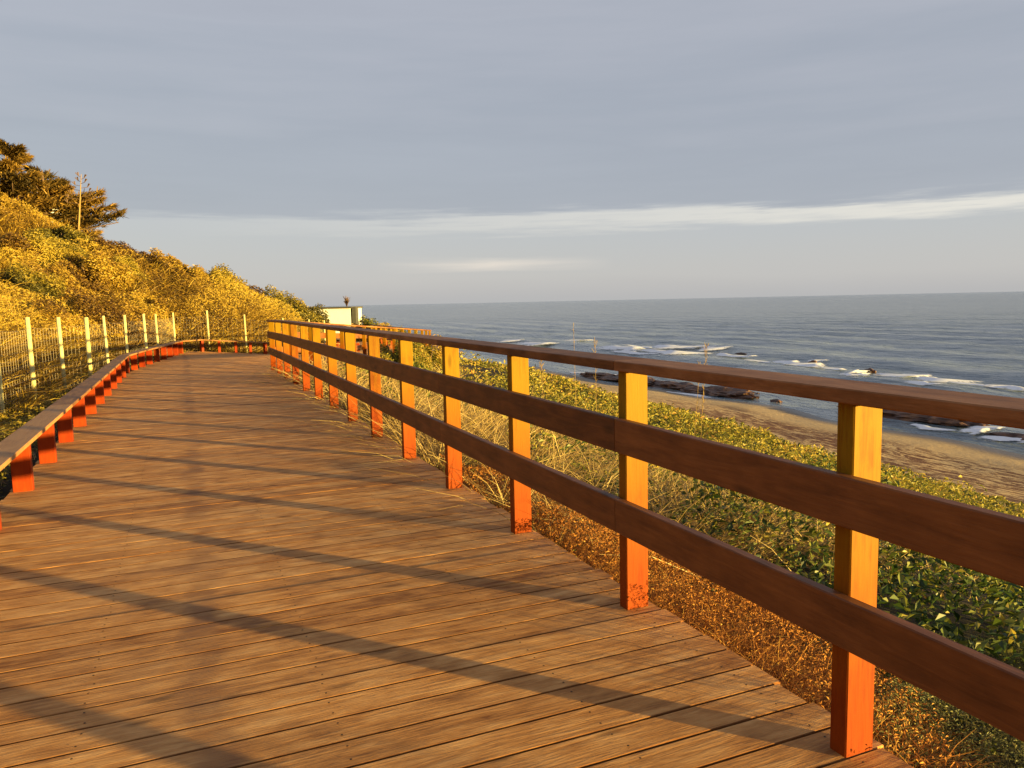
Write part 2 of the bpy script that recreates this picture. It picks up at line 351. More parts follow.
# sea
m, t, b, o = newmat('sea_water'); l = t.links.new; geo = N(t, 'ShaderNodeNewGeometry'); dv = N(t, 'ShaderNodeVectorRotate', rotation_type='Z_AXIS'); dv.inputs['Angle'].default_value = -math.atan2(D[1], D[0]); l(geo.outputs['Position'], dv.inputs[0])
b.inputs['Roughness'].default_value = .16; b.inputs['IOR'].default_value = 1.33
l(ramp(t, noise(t, dv.outputs[0], .02, (.35, 1.6, 1), 5), [(.35, (.16, .205, .235)), (.65, (.20, .25, .28))]), b.inputs['Base Color'])
h1 = noise(t, dv.outputs[0], 1.3, (.45, 1.2, 1), 5, .6); h2 = noise(t, dv.outputs[0], .12, (.4, 1.6, 1), 6, .6)
bp = N(t, 'ShaderNodeBump'); bp.inputs['Strength'].default_value = 1; bp.inputs['Distance'].default_value = .4; l(h1, bp.inputs['Height'])
bp2 = N(t, 'ShaderNodeBump'); bp2.inputs['Strength'].default_value = 1; bp2.inputs['Distance'].default_value = 2.2; l(h2, bp2.inputs['Height']); l(bp.outputs[0], bp2.inputs['Normal'])
l(bp2.outputs[0], b.inputs['Normal']); M['sea'] = m
m, t, b, o = newmat('sea_foam'); l = t.links.new; geo = N(t, 'ShaderNodeNewGeometry'); b.inputs['Base Color'].default_value = (.85, .86, .88, 1); b.inputs['Roughness'].default_value = .7
dv = N(t, 'ShaderNodeVectorRotate', rotation_type='Z_AXIS'); dv.inputs['Angle'].default_value = -math.atan2(D[1], D[0]); l(geo.outputs['Position'], dv.inputs[0])
a_ = N(t, 'ShaderNodeMapRange'); a_.inputs[1].default_value = .42; a_.inputs[2].default_value = .58
l(math_(t, 'ADD', noise(t, dv.outputs[0], 2.4, (.45, 1.6, 1), 8, .8), math_(t, 'MULTIPLY', math_(t, 'SUBTRACT', attr(t, 'tone'), .72), .6)), a_.inputs[0]); l(a_.outputs[0], b.inputs['Alpha']); M['foam'] = m

# ------------------------------------------------------------------ ground sheet
def axis(a, b, fine0, fine1, step, grow):
    pts = list(np.arange(fine0, fine1, step)); s = step; x = fine0
    left = []
    while x > a: s *= grow; x -= s; left.append(x)
    s = step; x = pts[-1]
    while x < b: s *= grow; x += s; pts.append(x)
    return np.array(left[::-1] + pts)
def grid(name, us, vs, zf, mat, kind='structure'):
    U, V_ = np.meshgrid(us, vs, indexing='ij'); X = D[0] * U + NR[0] * V_; Y = D[1] * U + NR[1] * V_; Z = zf(X, Y, U, V_)
    co = np.stack([X, Y, Z], -1).reshape(-1, 3); nu, nv = U.shape
    i = np.arange(nu * nv).reshape(nu, nv)
    f = np.stack([i[:-1, :-1], i[:-1, 1:], i[1:, 1:], i[1:, :-1]], -1).reshape(-1, 4)[:, ::-1]
    me = bpy.data.meshes.new(name); me.vertices.add(len(co)); me.vertices.foreach_set('co', co.astype(np.float32).ravel())
    me.loops.add(f.size); me.loops.foreach_set('vertex_index', f.astype(np.int32).ravel()); me.polygons.add(len(f))
    me.polygons.foreach_set('loop_start', np.arange(0, f.size, 4, dtype=np.int32)); me.polygons.foreach_set('loop_total', np.full(len(f), 4, np.int32))
    me.polygons.foreach_set('use_smooth', np.ones(len(f), bool)); me.update(calc_edges=True)
    o = link(name, me, mat); tag(o, kind=kind); return o, co, U.ravel(), V_.ravel()
def vegedge(u): return np.interp(u, [-10, 8, 18, 26, 35, 46, 60], [15.4, 16.0, 19.0, 20.4, 17.6, 15.8, 15.6])
go, co, U_, V_ = grid('ground', axis(-400, 900, -8, 75, .35, 1.12), axis(-900, 60, -22, 32, .3, 1.12), lambda X, Y, U, V: zt(X, Y), M['ground'])
u, v = U_, V_
ve = vegedge(u) + (fbm(co[:, 0], co[:, 1], 3, 8) - .5) * 2.5
def fattr(o, name, vals):
    a = o.data.attributes.new(name, 'FLOAT', 'POINT'); a.data.foreach_set('value', np.asarray(vals, np.float32))
fattr(go, 'zone', sm(-.3, .5, v - ve)); fattr(go, 'hillz', sm(.5, 1.6, wl(co[:, 0], co[:, 1])) * (v < vL(u)))
sh = shore(u)
fattr(go, 'wet', sm(2.0, .6, sh - v)); fattr(go, 'weed', sm(2.6, 4.2, sh - v) * sm(-.5, 1.5, v - ve) * np.interp(u, [0, 28, 38], [1, 1, .25]))
def zsea(X, Y, U, V):
    near = sm(500, 60, np.hypot(X, Y))
    sw = .16 * np.sin(V * .55 + 1.5 * np.sin(U * .05) + 2 * fbm(X, Y, 20, 4)) + .28 * (fbm(X * 1., Y * 1., 6, 9) - .5) + .12 * (fbm(X, Y, 1.7, 6) - .5)
    return SEA + sw * near * sm(0, 8, V - shore(U)) * 1.0 + .01
seao, *_ = grid('sea', axis(-9000, 26000, -10, 160, .8, 1.09), axis(-9000, 26000, 24, 110, .45, 1.06), lambda X, Y, U, V: zsea(X, Y, U, V), M['sea'])

# ------------------------------------------------------------------ boardwalk (one sheet of individually laid boards)
pairs = [((-3., -1.34), (-3., 1.92)), ((18.1, -1.34), (18.1, 1.92))]
pairs = [(W(*a), W(*b)) for a, b in pairs]
pairs += [(np.array(a), np.array(b)) for a, b in [((-9.14, 18.95), (-5.22, 18.75)), ((-10.72, 25.3), (-4.62, 25.3)), ((-8.45, 26.2), (-4.55, 26.2)), ((-7.4, 28), (-4.38, 28.2)), ((-6.9, 31), (-4.05, 31.2)), ((-6.9, 34.5), (-3.75, 36.1)), ((-11.2, 45.8), (-8.2, 47.05)), ((-16.3, 57.8), (-13.3, 59.1))]]
mb = MB()
def lerp(a, b, t): return a + (b - a) * t
first = True
for (l0, r0), (l1, r1) in zip(pairs[:-1], pairs[1:]):
    n = max(2, int(round(max(np.linalg.norm(l1 - l0), np.linalg.norm(r1 - r0)) / .150)))
    for k in range(n):
        a0, a1 = lerp(l0, l1, (k + .03) / n), lerp(l0, l1, (k + .97) / n); b0, b1 = lerp(r0, r1, (k + .03) / n), lerp(r0, r1, (k + .97) / n)
        jl, jr = random.uniform(-.012, .012), random.uniform(-.015, .015); ax = (b0 - a0) / np.linalg.norm(b0 - a0)
        a0, a1 = a0 + ax * jl, a1 + ax * jl; b0, b1 = b0 + ax * jr, b1 + ax * jr
        tn = random.gauss(.5, .22); dz = random.uniform(-.0008, .0008); t1 = random.uniform(-.0006, .0006); dz2 = dz + random.uniform(-.0014, .0014)
        prof = [(0.0, -.04), (0.0, -.002), (.014, 0), (.986, 0), (1.0, -.002), (1.0, -.04)]
        bi = len(mb.v); uo = random.uniform(0, 80); edge_tone = random.choice((.0, -.7, -1.1, -1.3))  # random, mostly darker tone for every board face but the top
        segs = 2
        for i in range(segs + 1):
            q0 = lerp(a0, b0, i / segs); q1 = lerp(a1, b1, i / segs); ddz = lerp(dz, dz2, i / segs)
            for a, c in prof:
                p = lerp(q0, q1, a); mb.v.append((p[0], p[1], zd(p[0], p[1]) + c + ddz + t1 * (a - .5) * 2))
        ln = np.linalg.norm(b0 - a0); wv = [0, .036, .04, .18, .184, .22]
        for i in range(segs):
            for j in range(6):
                j2 = (j + 1) % 6; A = bi + i * 6
                mb.f.append((A + j, A + 6 + j, A + 6 + j2, A + j2)); s0, s1 = uo + ln * i / segs, uo + ln * (i + 1) / segs
                w0, w1 = uo + wv[j], uo + (wv[j2] if j2 else .26)
                mb.uv.append([(s0, w0), (s1, w0), (s1, w1), (s0, w1)]); mb.t.append(tn if j == 2 else tn + edge_tone)
        for base, rev in ((bi, 0), (bi + segs * 6, 1)):
            q = tuple(base + j for j in range(6)); q = q[::-1] if rev else q
            mb.f.append(q); mb.uv.append([(uo, uo + .01 * j) for j in range(6)]); mb.t.append(tn - .15)
tag(mb.build('boardwalk', M['deck']), kind='structure')
mb = MB()      # screw heads above the joists
for k in range(100):
    for v0 in (-1.22, -.4, .4, 1.2, 1.80):
        for q in (.035, .112):
            p = W(-3 + 21.1 / 141 * (k + 0) + q, v0 + random.uniform(-.008, .008)); bi = len(mb.v)
            for j in range(7): mb.v.append((p[0] + .0042 * math.cos(j * .898), p[1] + .0042 * math.sin(j * .898), .0028))
            mb.f.append(tuple(range(bi, bi + 7))); mb.uv.append([(0, 0)] * 7); mb.t.append(.3)
tag(mb.build('boardwalk_screws', M['beam']), kind='structure')
mb = MB()      # joists under the boards
for v0 in (-1.22, -.4, .4, 1.2, 1.80):
    p0, p1 = W(-3, v0), W(18, v0)
    mb.prism((*p0, -.05), (*p1, -.05), (*NR, 0), (0, 0, 1), [(-.04, -.2), (-.04, 0), (.04, 0), (.04, -.2)])
tag(mb.build('boardwalk_joists', M['beam']), kind='structure')

# ------------------------------------------------------------------ railing on the sea side
rail = empty('wooden_railing', (0.9, 2.6, 0)); tag(rail, 'tall wooden railing with orange posts and brown boards along the sea side', 'railing')
rp = [W(1.672 + 1.27 * k, 1.826) for k in range(-3, 14)]
rp[4] = W(2.925, 1.826)
curve = [rp[-1]] + [np.array(p) for p in [(-5.32, 18.9), (-5.1, 20.5), (-4.95, 22), (-4.75, 25), (-4.55, 27), (-4.2, 30), (-3.88, 33.5), (-3.8, 36), (-8.6, 47.6)]]
def resample(poly, step):
    seg = [np.linalg.norm(b - a) for a, b in zip(poly[:-1], poly[1:])]; tot = sum(seg); n = int(tot / step); outp = []
    for k in range(n + 1):
        d_ = k * step
        for (a, b), s in zip(zip(poly[:-1], poly[1:]), seg):
            if d_ <= s + 1e-9: outp.append(lerp(a, b, d_ / s)); break
            d_ -= s
    return outp
leg1 = resample(curve[:9], 1.25); leg2 = resample(curve[8:], 1.25)
rposts = rp + leg1[1:] + leg2[0:]
def nrm_at(ps, i):
    a = ps[max(i - 1, 0)]; b = ps[min(i + 1, len(ps) - 1)]
    if i > 0 and i < len(ps) - 1:
        t_ = (ps[i] - a) / (np.linalg.norm(ps[i] - a) + 1e-9) + (b - ps[i]) / (np.linalg.norm(b - ps[i]) + 1e-9)
    else: t_ = b - a
    t_ = t_ / np.linalg.norm(t_); return t_, np.array([t_[1], -t_[0]])
def cham(a, b, c=.004): return [(-a + c, -b), (-a, -b + c), (-a, b - c), (-a + c, b), (a - c, b), (a, b - c), (a, -b + c), (a - c, -b)]
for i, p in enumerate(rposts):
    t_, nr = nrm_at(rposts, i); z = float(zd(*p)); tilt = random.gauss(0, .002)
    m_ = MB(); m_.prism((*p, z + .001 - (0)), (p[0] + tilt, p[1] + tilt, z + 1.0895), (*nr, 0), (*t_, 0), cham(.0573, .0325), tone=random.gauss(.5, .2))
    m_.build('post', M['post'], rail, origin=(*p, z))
def board(ps, i0, i1, z0, z1, o0, o1, name, mat, parent, gap=.002):
    """a board from post i0 to post i1, lying between side offsets o0..o1 and heights z0..z1"""
    t0, n0 = nrm_at(ps, i0); t1, n1 = nrm_at(ps, i1)
    b_ = MB()
    dirv = ps[i1] - ps[i0]; dirv = dirv / np.linalg.norm(dirv)
    A = ps[i0] + dirv * gap; B = ps[i1] - dirv * gap
    c = .004; oc, zc = (o0 + o1) / 2, (z0 + z1) / 2; a, bb = (o1 - o0) / 2, (z1 - z0) / 2
    prof = cham(a, bb, c); n = len(prof); bi = 0; uo = random.uniform(0, 50); tn = random.gauss(.5, .2)
    for P, nn in ((A, n0), (B, n1)):
        z = float(zd(*P))
        for q in prof:
            xy = P + nn * (oc + q[0]); b_.v.append((xy[0], xy[1], z + zc + q[1]))
    ln = np.linalg.norm(B - A); per = [0]
    for k in range(n):
        q = prof[(k + 1) % n]; per.append(per[-1] + math.hypot(q[0] - prof[k][0], q[1] - prof[k][1]))
    for k in range(n):
        k2 = (k + 1) % n; b_.f.append((k, k2, n + k2, n + k)); b_.uv.append([(uo, uo + per[k]), (uo, uo + per[k + 1]), (uo + ln, uo + per[k + 1]), (uo + ln, uo + per[k])]); b_.t.append(tn)
    b_.f.append(tuple(range(n))[::-1]); b_.uv.append([(uo, uo)] * n); b_.t.append(tn); b_.f.append(tuple(range(n, 2 * n))); b_.uv.append([(uo, uo)] * n); b_.t.append(tn)
    org = (*((A + B) / 2), float(zd(*((A + B) / 2))) + zc)
    return b_.build(name, mat, parent, origin=org)
ns = len(rp) - 1     # index of the last straight post
spans = []
i = 0
while i < len(rposts) - 1:
    step = 2 if i < ns - 1 else 1
    if i == 0: step = 2
    spans.append((i, min(i + step, len(rposts) - 1))); i += step
# joints fall on post index 4 (second in view), 6, 8 ...
corner = len(rp) + len(leg1) - 1
for a_i, b_i in spans:
    if np.linalg.norm(rposts[b_i] - rposts[a_i]) < .05: continue
    board(rposts, a_i, b_i, .361, .513, -.098, -.0578, 'lower_board', M['rail'], rail)
    board(rposts, a_i, b_i, .727, .877, -.098, -.0578, 'middle_board', M['rail'], rail)
    board(rposts, a_i, b_i, 1.090, 1.134, -.100, .092, 'handrail', M['cap'], rail)

# ------------------------------------------------------------------ low kerb rail on the land side
kerb = empty('low_kerb_rail', (-3.9, 5.98, 0)); tag(kerb, 'knee high brown kerb rail on short orange posts along the left edge of the boardwalk', 'kerb rail')
kp = [W(7.0 + 1.215 * k, -1.24) for k in range(-7, 11)]
kc = [kp[-1]] + [np.array(p) for p in [(-9.1, 18.9), (-9.36, 19.9), (-9.7, 21.35), (-10.25, 23.56), (-10.55, 24.7)]]
kposts = kp + resample(kc, .92)[1:]
kposts += [np.array(p) for p in [(-10.15, 25.25), (-9.65, 25.42), (-9.2, 25.7), (-8.75, 25.8), (-8.35, 26.1), (-7.8, 27.0), (-7.35, 28.0), (-7.1, 29.2), (-6.9, 30.4), (-6.83, 31.6), (-6.83, 32.8), (-6.85, 34.4)]]
kposts += resample([kposts[-1], np.array((-11.1, 45.7))], 1.25)[1:]
for i, p in enumerate(kposts):
    t_, nr = nrm_at(kposts, i); z = float(zd(*p))
    m_ = MB(); m_.prism((*p, z + .001), (*p, z + .3695), (*nr, 0), (*t_, 0), cham(.068, .04), tone=random.gauss(.5, .2))
    m_.build('kerb_post', M['kerbpost'], kerb, origin=(*p, z))
i = 0
while i < len(kposts) - 1:
    j = min(i + (3 if i < 14 else 1), len(kposts) - 1)
    board(kposts, i, j, .370, .405, -.125, .085, 'kerb_board', M['kerb'], kerb); i = j

# ------------------------------------------------------------------ wire fence behind the kerb
fence = empty('wire_fence', (-8.05, 12.8, 0)); tag(fence, 'wire mesh fence on pale wooden stakes at the foot of the golden slope', 'fence')
fp = [np.array(p) for p in [(-2.3, 1.3), (-3.05, 3.0), (-3.75, 4.6), (-4.45, 6.2), (-5.15, 7.85), (-5.85, 9.5), (-6.55, 11.1), (-8.05 + .82, 12.8 - .15)]]
fp[-1] = np.array((-7.25, 12.4))
fp = [np.array(p) for p in [(-3.4, .2), (-4.0, 1.9), (-4.6, 3.6), (-5.25, 5.3), (-5.95, 7.1), (-6.6, 9.0), (-7.35, 10.9), (-8.05, 12.8), (-8.47, 14.4), (-8.57, 15.5), (-8.98, 17), (-9.14, 18.2), (-9.58, 20.1), (-9.92, 21.5), (-11.1, 25.3), (-10.65, 27.0), (-9.45, 27.3), (-8.4, 28.4), (-8.0, 30.5), (-7.9, 32.5)]]
leanp = [(.0, .0)] * len(fp)
def fz(p): return float(zt(*p)) + .06
fp = [p + np.array([.06, 0]) for p in fp]
for i, p in enumerate(fp):
    z = fz(p); m_ = MB(); lx, ly = random.gauss(-.02, .015), random.gauss(0, .015)
    r0 = random.uniform(.034, .042) * (1 if i < 10 else .85)
    m_.tube([(p[0] - lx * 0, p[1], z - .2), (p[0] + lx * .3, p[1] + ly * .3, z + .4), (p[0] + lx, p[1] + ly, z + 1.35 + random.uniform(-.02, .03))], [r0, r0 * 1.02, r0 * .98], 8, random.gauss(.5, .2))
    m_.build('stake', M['stake'], fence, True, origin=(*p, z))
mb = MB()
def strip(a, b, r=.0016):
    a = np.array(a, float); b = np.array(b, float); t_ = (b - a) / np.linalg.norm(b - a); s_ = np.cross(t_, (0, 0, 1)) if abs(t_[2]) < .9 else np.array([D[1], -D[0], 0.])
    s_ = s_ / np.linalg.norm(s_); u_ = np.cross(s_, t_); bi = len(mb.v)
    for P in (a, b):
        for k in range(3):
            g = 2 * math.pi * k / 3; mb.v.append(tuple(P + r * (s_ * math.cos(g) + u_ * math.sin(g))))
    for k in range(3):
        mb.f.append((bi + k, bi + (k + 1) % 3, bi + 3 + (k + 1) % 3, bi + 3 + k)); mb.uv.append([(0, 0)] * 4); mb.t.append(.5)
for a, b in zip(fp[:-1], fp[1:]):
    ln = np.linalg.norm(b - a); za, zb = fz(a), fz(b); n = max(3, int(ln / .14))
    off = np.array([.03, 0])
    def pt(t, h): 
        q = lerp(a, b, t) + off; sag = .03 * math.sin(math.pi * t) * h
        return (q[0], q[1], lerp(za, zb, t) + h - sag)
    hs = [.06, .16, .27, .38, .50, .62, .74, .86, .98, 1.10, 1.2]
    m3 = 3
    for h in hs:
        for k in range(m3): strip(pt(k / m3, h), pt((k + 1) / m3, h), .0022 if h > 1.1 else .0013)
    for k in range(n + 1):
        strip(pt(k / n, .06), pt(k / n, .62), .0011); strip(pt(k / n, .62), pt(k / n, 1.2), .0011)
mb.build('wire_mesh', M['wire'], fence)

# ------------------------------------------------------------------ vegetation as ground cover
def scatter(n, u0, u1, v0, v1): 
    u_ = rng.uniform(u0, u1, n); v_ = rng.uniform(v0, v1, n); xy = u_[:, None] * D + v_[:, None] * NR
    return xy[:, 0], xy[:, 1], u_, v_
def dist_(x, y, z): return np.sqrt(x * x + y * y + (z - 1.4) ** 2)
def inview(x, y, m=.85): return (y > .3) & (np.abs(x) < y * m + 1.5)
def lump(x, y, s, seed, cut=.35): return np.clip((fbm(x, y, s, seed) - cut) / (1 - cut), 0, 1)

def cover(name, mat, n, box, sizef, heightf, keepf, label, toned=None, up=.5, aspect=.55, cat='ground cover', maxn=220000):
    x, y, u_, v_ = scatter(n, *box); g = zt(x, y); k = keepf(x, y, u_, v_); x, y, u_, v_, g = x[k], y[k], u_[k], v_[k], g[k]
    h = heightf(x, y, u_, v_); f = 1 - rng.random(len(x)) ** 2.2 * .85
    P = np.stack([x, y, g + h * f], 1); d_ = dist_(*P.T); s = sizef(d_) * rng.uniform(.6, 1.3, len(x))
    tn = np.clip(rng.normal(.5, .18, len(x)) + (fbm(x, y, .8, 21) - .5) * .7, 0, 1) if toned is None else toned(x, y, u_, v_, f)
    V = leaves(P, s, up, aspect); o = quads(name, V, np.concatenate([tn, tn]), mat)
    tag(o, label, cat, kind='stuff'); return o

# thin by distance so that far plants are not oversampled
def thin(x, y, d0, p=2): d_ = np.hypot(x, y) + .5; return rng.random(len(x)) < np.minimum(1, (d0 / d_) ** p)
rV = lambda u_: vR(u_)
# glossy creeping leaves right of the railing
def hg(x, y, u_, v_): return .05 + (.75 * lump(x, y, 1.3, 31, .28) + .55 * lump(x, y, .5, 37, .38)) * sm(.3, 1.6, v_ - rV(u_)) 
cover('creeping_ground_cover', M['leaf'], 300000, (-1, 22, 2.0, 17), lambda d_: np.maximum(.062, d_ * .0066), hg,
      lambda x, y, u_, v_: inview(x, y) & thin(x, y, 5.5, 1.3) & (v_ - rV(u_) > .75 + .6 * (fbm(x, y, 1.3, 41) - .5) - .25 * sm(6, 9, u_)) & (v_ < vegedge(u_) - 2.5) & (rng.random(len(x)) < .05 + .95 * sm(.41, .50, fbm(x, y, 1.6, 33))) & (rng.random(len(x)) < 1.15 - sm(4, 9, v_ - rV(u_))),
      'glossy dark green creeping leaves spreading below the railing')
# yellow green scrub nearer the beach
cover('yellow_dune_scrub', M['goldleaf'], 620000, (-1, 62, 3.0, 23), lambda d_: np.maximum(.04, d_ * .0048), lambda x, y, u_, v_: (.10 + .8 * lump(x, y, 1.5, 35, .25) + .45 * lump(x, y, .6, 38, .38)) * (1 - .6 * sm(4, .5, vegedge(u_) - v_)),
      lambda x, y, u_, v_: inview(x, y) & thin(x, y, 9, 1.2) & (v_ < vegedge(u_) + (fbm(x, y, 3, 8) - .5) * 2.5) & (v_ > rV(u_) + 1.2) & (rng.random(len(x)) < .12 + sm(3.0, 7.5, v_ - rV(u_))),
      'yellow green leafy scrub covering the slope down to the beach')
# rusty dry heath at the foot of the near posts
cover('dry_heath', M['heath'], 110000, (-1, 6.2, 1.93, 4.0), lambda d_: np.maximum(.013, d_ * .0036), lambda x, y, u_, v_: .14 + .34 * lump(x, y, .6, 51, .2),
      lambda x, y, u_, v_: inview(x, y) & (v_ - 1.93 < .35 + .5 * sm(1.6, 2.6, u_) - .3 * sm(4.2, 5.5, u_) + .6 * (fbm(x, y, 1.0, 43) - .5)), 'rust coloured fine dry heath beside the edge of the boards', up=.2, aspect=.4)
cover('grey_green_herbs', M['herb'], 160000, (-1.5, 2.6, 2.0, 4.2), lambda d_: np.full_like(d_, .017), lambda x, y, u_, v_: .1 + .28 * lump(x, y, .6, 53, .2),
      lambda x, y, u_, v_: inview(x, y) & (fbm(x, y, 1.2, 44) > .42), 'small grey green herbs at the corner of the deck', up=.3, aspect=.35)
# dry grass tangle beyond the middle posts
def grassy(name, mat, n, box, keepf, hf, wf, label, lean=(.0, .0), sd_=.5, droop=.35, z0=0.):
    x, y, u_, v_ = scatter(n, *box); k = keepf(x, y, u_, v_); x, y = x[k], y[k]
    P = np.stack([x, y, zt(x, y) + z0], 1); d_ = dist_(*P.T); nn = len(x)
    ln = rng.normal(size=(nn, 3)) * sd_; ln[:, 2] = np.abs(ln[:, 2]) * .5 + .75; ln[:, 0] += lean[0]; ln[:, 1] += lean[1]
    V, idx = blades(P, hf(x, y) * rng.uniform(.5, 1.3, nn), wf(d_), ln, droop)
    tn = np.clip(rng.normal(.5, .25, nn), 0, 1)[idx]
    return tag(quads(name, V, tn, mat), label, 'grass', kind='stuff')
grassy('dry_grass', M['straw'], 240000, (3.3, 40, 1.95, 9), lambda x, y, u_, v_: inview(x, y) & (v_ > rV(u_) + .08) & thin(x, y, 7, 1.2) & (rng.random(len(x)) < 1.05 * sm(3.6, 5.5, u_) * (1 - .97 * sm(1.6, 3.8, v_ - rV(u_))) + .015 ) & (fbm(x, y, 1.2, 61) > .38),
       lambda x, y: .45 + .75 * fbm(x, y, 1.5, 62), lambda d_: np.maximum(.008, d_ * .0014), 'tangle of long dry straw coloured grass outside the railing', sd_=.75, droop=.4)
cover('low_weeds', M['goldleaf'], 160000, (3, 45, 1.95, 6), lambda d_: np.maximum(.022, d_ * .004), lambda x, y, u_, v_: .08 + .3 * lump(x, y, .9, 71, .25),
      lambda x, y, u_, v_: inview(x, y) & thin(x, y, 9, 1.3) & (v_ > vR(u_) + .03) & (rng.random(len(x)) < .15 + .4 * sm(7, 12, u_)) & (u_ > 3.4), 'low yellow weeds growing along the outer edge of the boards')

grassy('heath_twigs', M['heath'], 110000, (-1, 6.0, 1.93, 3.6), lambda x, y, u_, v_: inview(x, y) & (v_ - 1.95 < .35 + .5 * sm(1.6, 2.6, u_) - .3 * sm(4.2, 5.5, u_) + .6 * (fbm(x, y, 1.0, 43) - .5)),
       lambda x, y: .10 + .24 * fbm(x, y, .6, 51), lambda d_: np.maximum(.0035, d_ * .0009), 'wispy reddish dry stems at the edge of the boards', sd_=1.0, droop=.5, z0=.04)
# hill side
def lw(x, y, u_, v_): return np.where(v_ < vL(u_), wl(x, y), -1)
def hh(x, y, u_, v_): return (.10 + 1.35 * lump(x, y, 3.2, 81, .3)) * sm(.9, 2.6, lw(x, y, u_, v_)) + .08
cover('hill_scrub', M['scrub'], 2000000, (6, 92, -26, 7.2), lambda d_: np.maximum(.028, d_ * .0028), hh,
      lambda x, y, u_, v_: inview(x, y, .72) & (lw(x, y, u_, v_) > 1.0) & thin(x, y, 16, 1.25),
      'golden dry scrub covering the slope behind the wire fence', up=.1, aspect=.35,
      toned=lambda x, y, u_, v_, f: np.clip(rng.normal(.50, .11, len(x)) + (fbm(x, y, 3.2, 81) - .47) * 2.2 + .25 * (f - .6), 0, 1))  # hollows and leaves low in the scrub darkened, shade put into the tone
grassy('hill_grass', M['scrub'], 650000, (6, 80, -22, 7), lambda x, y, u_, v_: inview(x, y, .72) & (lw(x, y, u_, v_) > .9) & thin(x, y, 14, 1.25) & (fbm(x, y, 2.0, 91) > .36),
       lambda x, y: .35 + 1.0 * fbm(x, y, 2.0, 92), lambda d_: np.maximum(.008, d_ * .0011), 'long drooping golden grass hanging over the slope', lean=(.45, -.25), sd_=.45, droop=.5)
cover('fence_line_weeds', M['bush'], 120000, (4, 30, -2.9, 0), lambda d_: np.maximum(.025, d_ * .0035), lambda x, y, u_, v_: .04 + .16 * lump(x, y, .6, 95, .3),
      lambda x, y, u_, v_: inview(x, y, .8) & (lw(x, y, u_, v_) > .14) & (lw(x, y, u_, v_) < 1.7) & (fbm(x, y, .9, 96) > .45), 'low green and brown weeds between the kerb rail and the fence')
grassy('fence_line_grass', M['straw'], 14000, (4, 30, -3.2, 0), lambda x, y, u_, v_: inview(x, y, .8) & (lw(x, y, u_, v_) > .16) & (lw(x, y, u_, v_) < 1.9),
       lambda x, y: .10 + .15 * fbm(x, y, 1.5, 62), lambda d_: np.maximum(.005, d_ * .0009), 'short dry grass and litter along the foot of the fence', sd_=.9, droop=.3)

# ------------------------------------------------------------------ single shrubs and trees
def shrub(name, x, y, rx, ry, ztop, mat, label, cat='shrub', group=None, n=None, leaf=None, seed=1, sink=.2):
    z = float(zt(x, y)) - sink; rz = (ztop - z) / 1.08; e = empty(name, (x, y, z)); tag(e, label, cat, group)
    d_ = math.hypot(x, y); leaf = leaf or max(.035, d_ * .0027); n = n or int(min(26000, 13 * (rx * ry + rx * rz + ry * rz) * 4 / (leaf * leaf)))
    dr = unit(rng.normal(size=(n, 3))); dr[:, 2] = np.abs(dr[:, 2])
    lob = 1 + .22 * np.sin(dr[:, 0] * 5 + seed) * np.sin(dr[:, 1] * 6 + seed * 2) + .18 * np.sin(dr[:, 2] * 9 + seed * 3 + dr[:, 0] * 7)
    rad = (rng.random(n) ** .3) * lob
    P = dr * rad[:, None] * np.array([rx, ry, rz])
    tn = np.clip(rng.normal(.5, .2, n) + .35 * np.sin(P[:, 0] * 3 / rx + P[:, 2] * 4 / rz + seed), 0, 1)
    V = leaves(P, leaf * rng.uniform(.6, 1.4, n), .1, .5, bias=dr * .8)
    quads('foliage', V, np.concatenate([tn, tn]), mat, parent=e)
    m_ = MB()
    for k in range(7):
        a = 2 * math.pi * k / 7 + seed; m_.tube([(0, 0, -.1), (.25 * rx * math.cos(a), .25 * ry * math.sin(a), rz * .35), (.55 * rx * math.cos(a), .55 * ry * math.sin(a), rz * .75)], [.04, .03, .012], 5)
    s_ = link('stems', m_.mesh('stems', True), M['bark'], e)
    return e
def at(px, t): return ((px - 512) / F * t, t)
def at(px, t): return ((px - 512) / F * t, t)
shrub('round_shrub', *at(282, 38), 1.9, 1.9, 2.12, M['bush'], 'large round olive green shrub at the right end of the slope', seed=2)
shrub('evergreen_shrub', *at(214, 42), 1.9, 1.9, 3.48, M['bush'], 'bushy yellow green shrub on the crest of the slope', seed=3)
shrub('evergreen_shrub', *at(188, 42), 1.3, 1.3, 3.51, M['bush'], 'small shrub on the crest between the dark one and the bushy one', seed=8)
shrub('evergreen_shrub', *at(158, 40), .9, .9, 3.91, M['pine'], 'small dark pointed shrub on the crest of the slope', seed=4)
shrub('evergreen_shrub', *at(310, 40), 1.3, 1.3, 1.5, M['bush'], 'lower shrub in front of the white wall', seed=5)
shrub('evergreen_shrub', *at(247, 43), 1.6, 1.6, 2.54, M['scrub'], 'golden shrub left of the large round shrub', seed=6)
shrub('dry_shrub', *at(390, 50), 1.4, 1.4, 0.12, M['goldleaf'], 'yellow shrub behind the railing between the white wall and the sea', seed=11)
shrub('dry_shrub', *at(366, 52), 1.2, 1.2, 0.38, M['goldleaf'], 'yellow shrub growing at the foot of the white wall', seed=12)
shrub('dry_shrub', *at(425, 27), 0.9, 0.9, 0.23, M['goldleaf'], 'tall feathery yellow shrub outside the railing', seed=9)
shrub('dry_shrub', *at(400, 24), 0.9, 0.9, 0.19, M['goldleaf'], 'yellow shrub outside the railing, left of the tall feathery one', seed=14)
shrub('dark_shrub', *at(62, 30), 1.3, 1.3, 2.5, M['pine'], 'dark brown thicket in a hollow of the golden slope', seed=10)

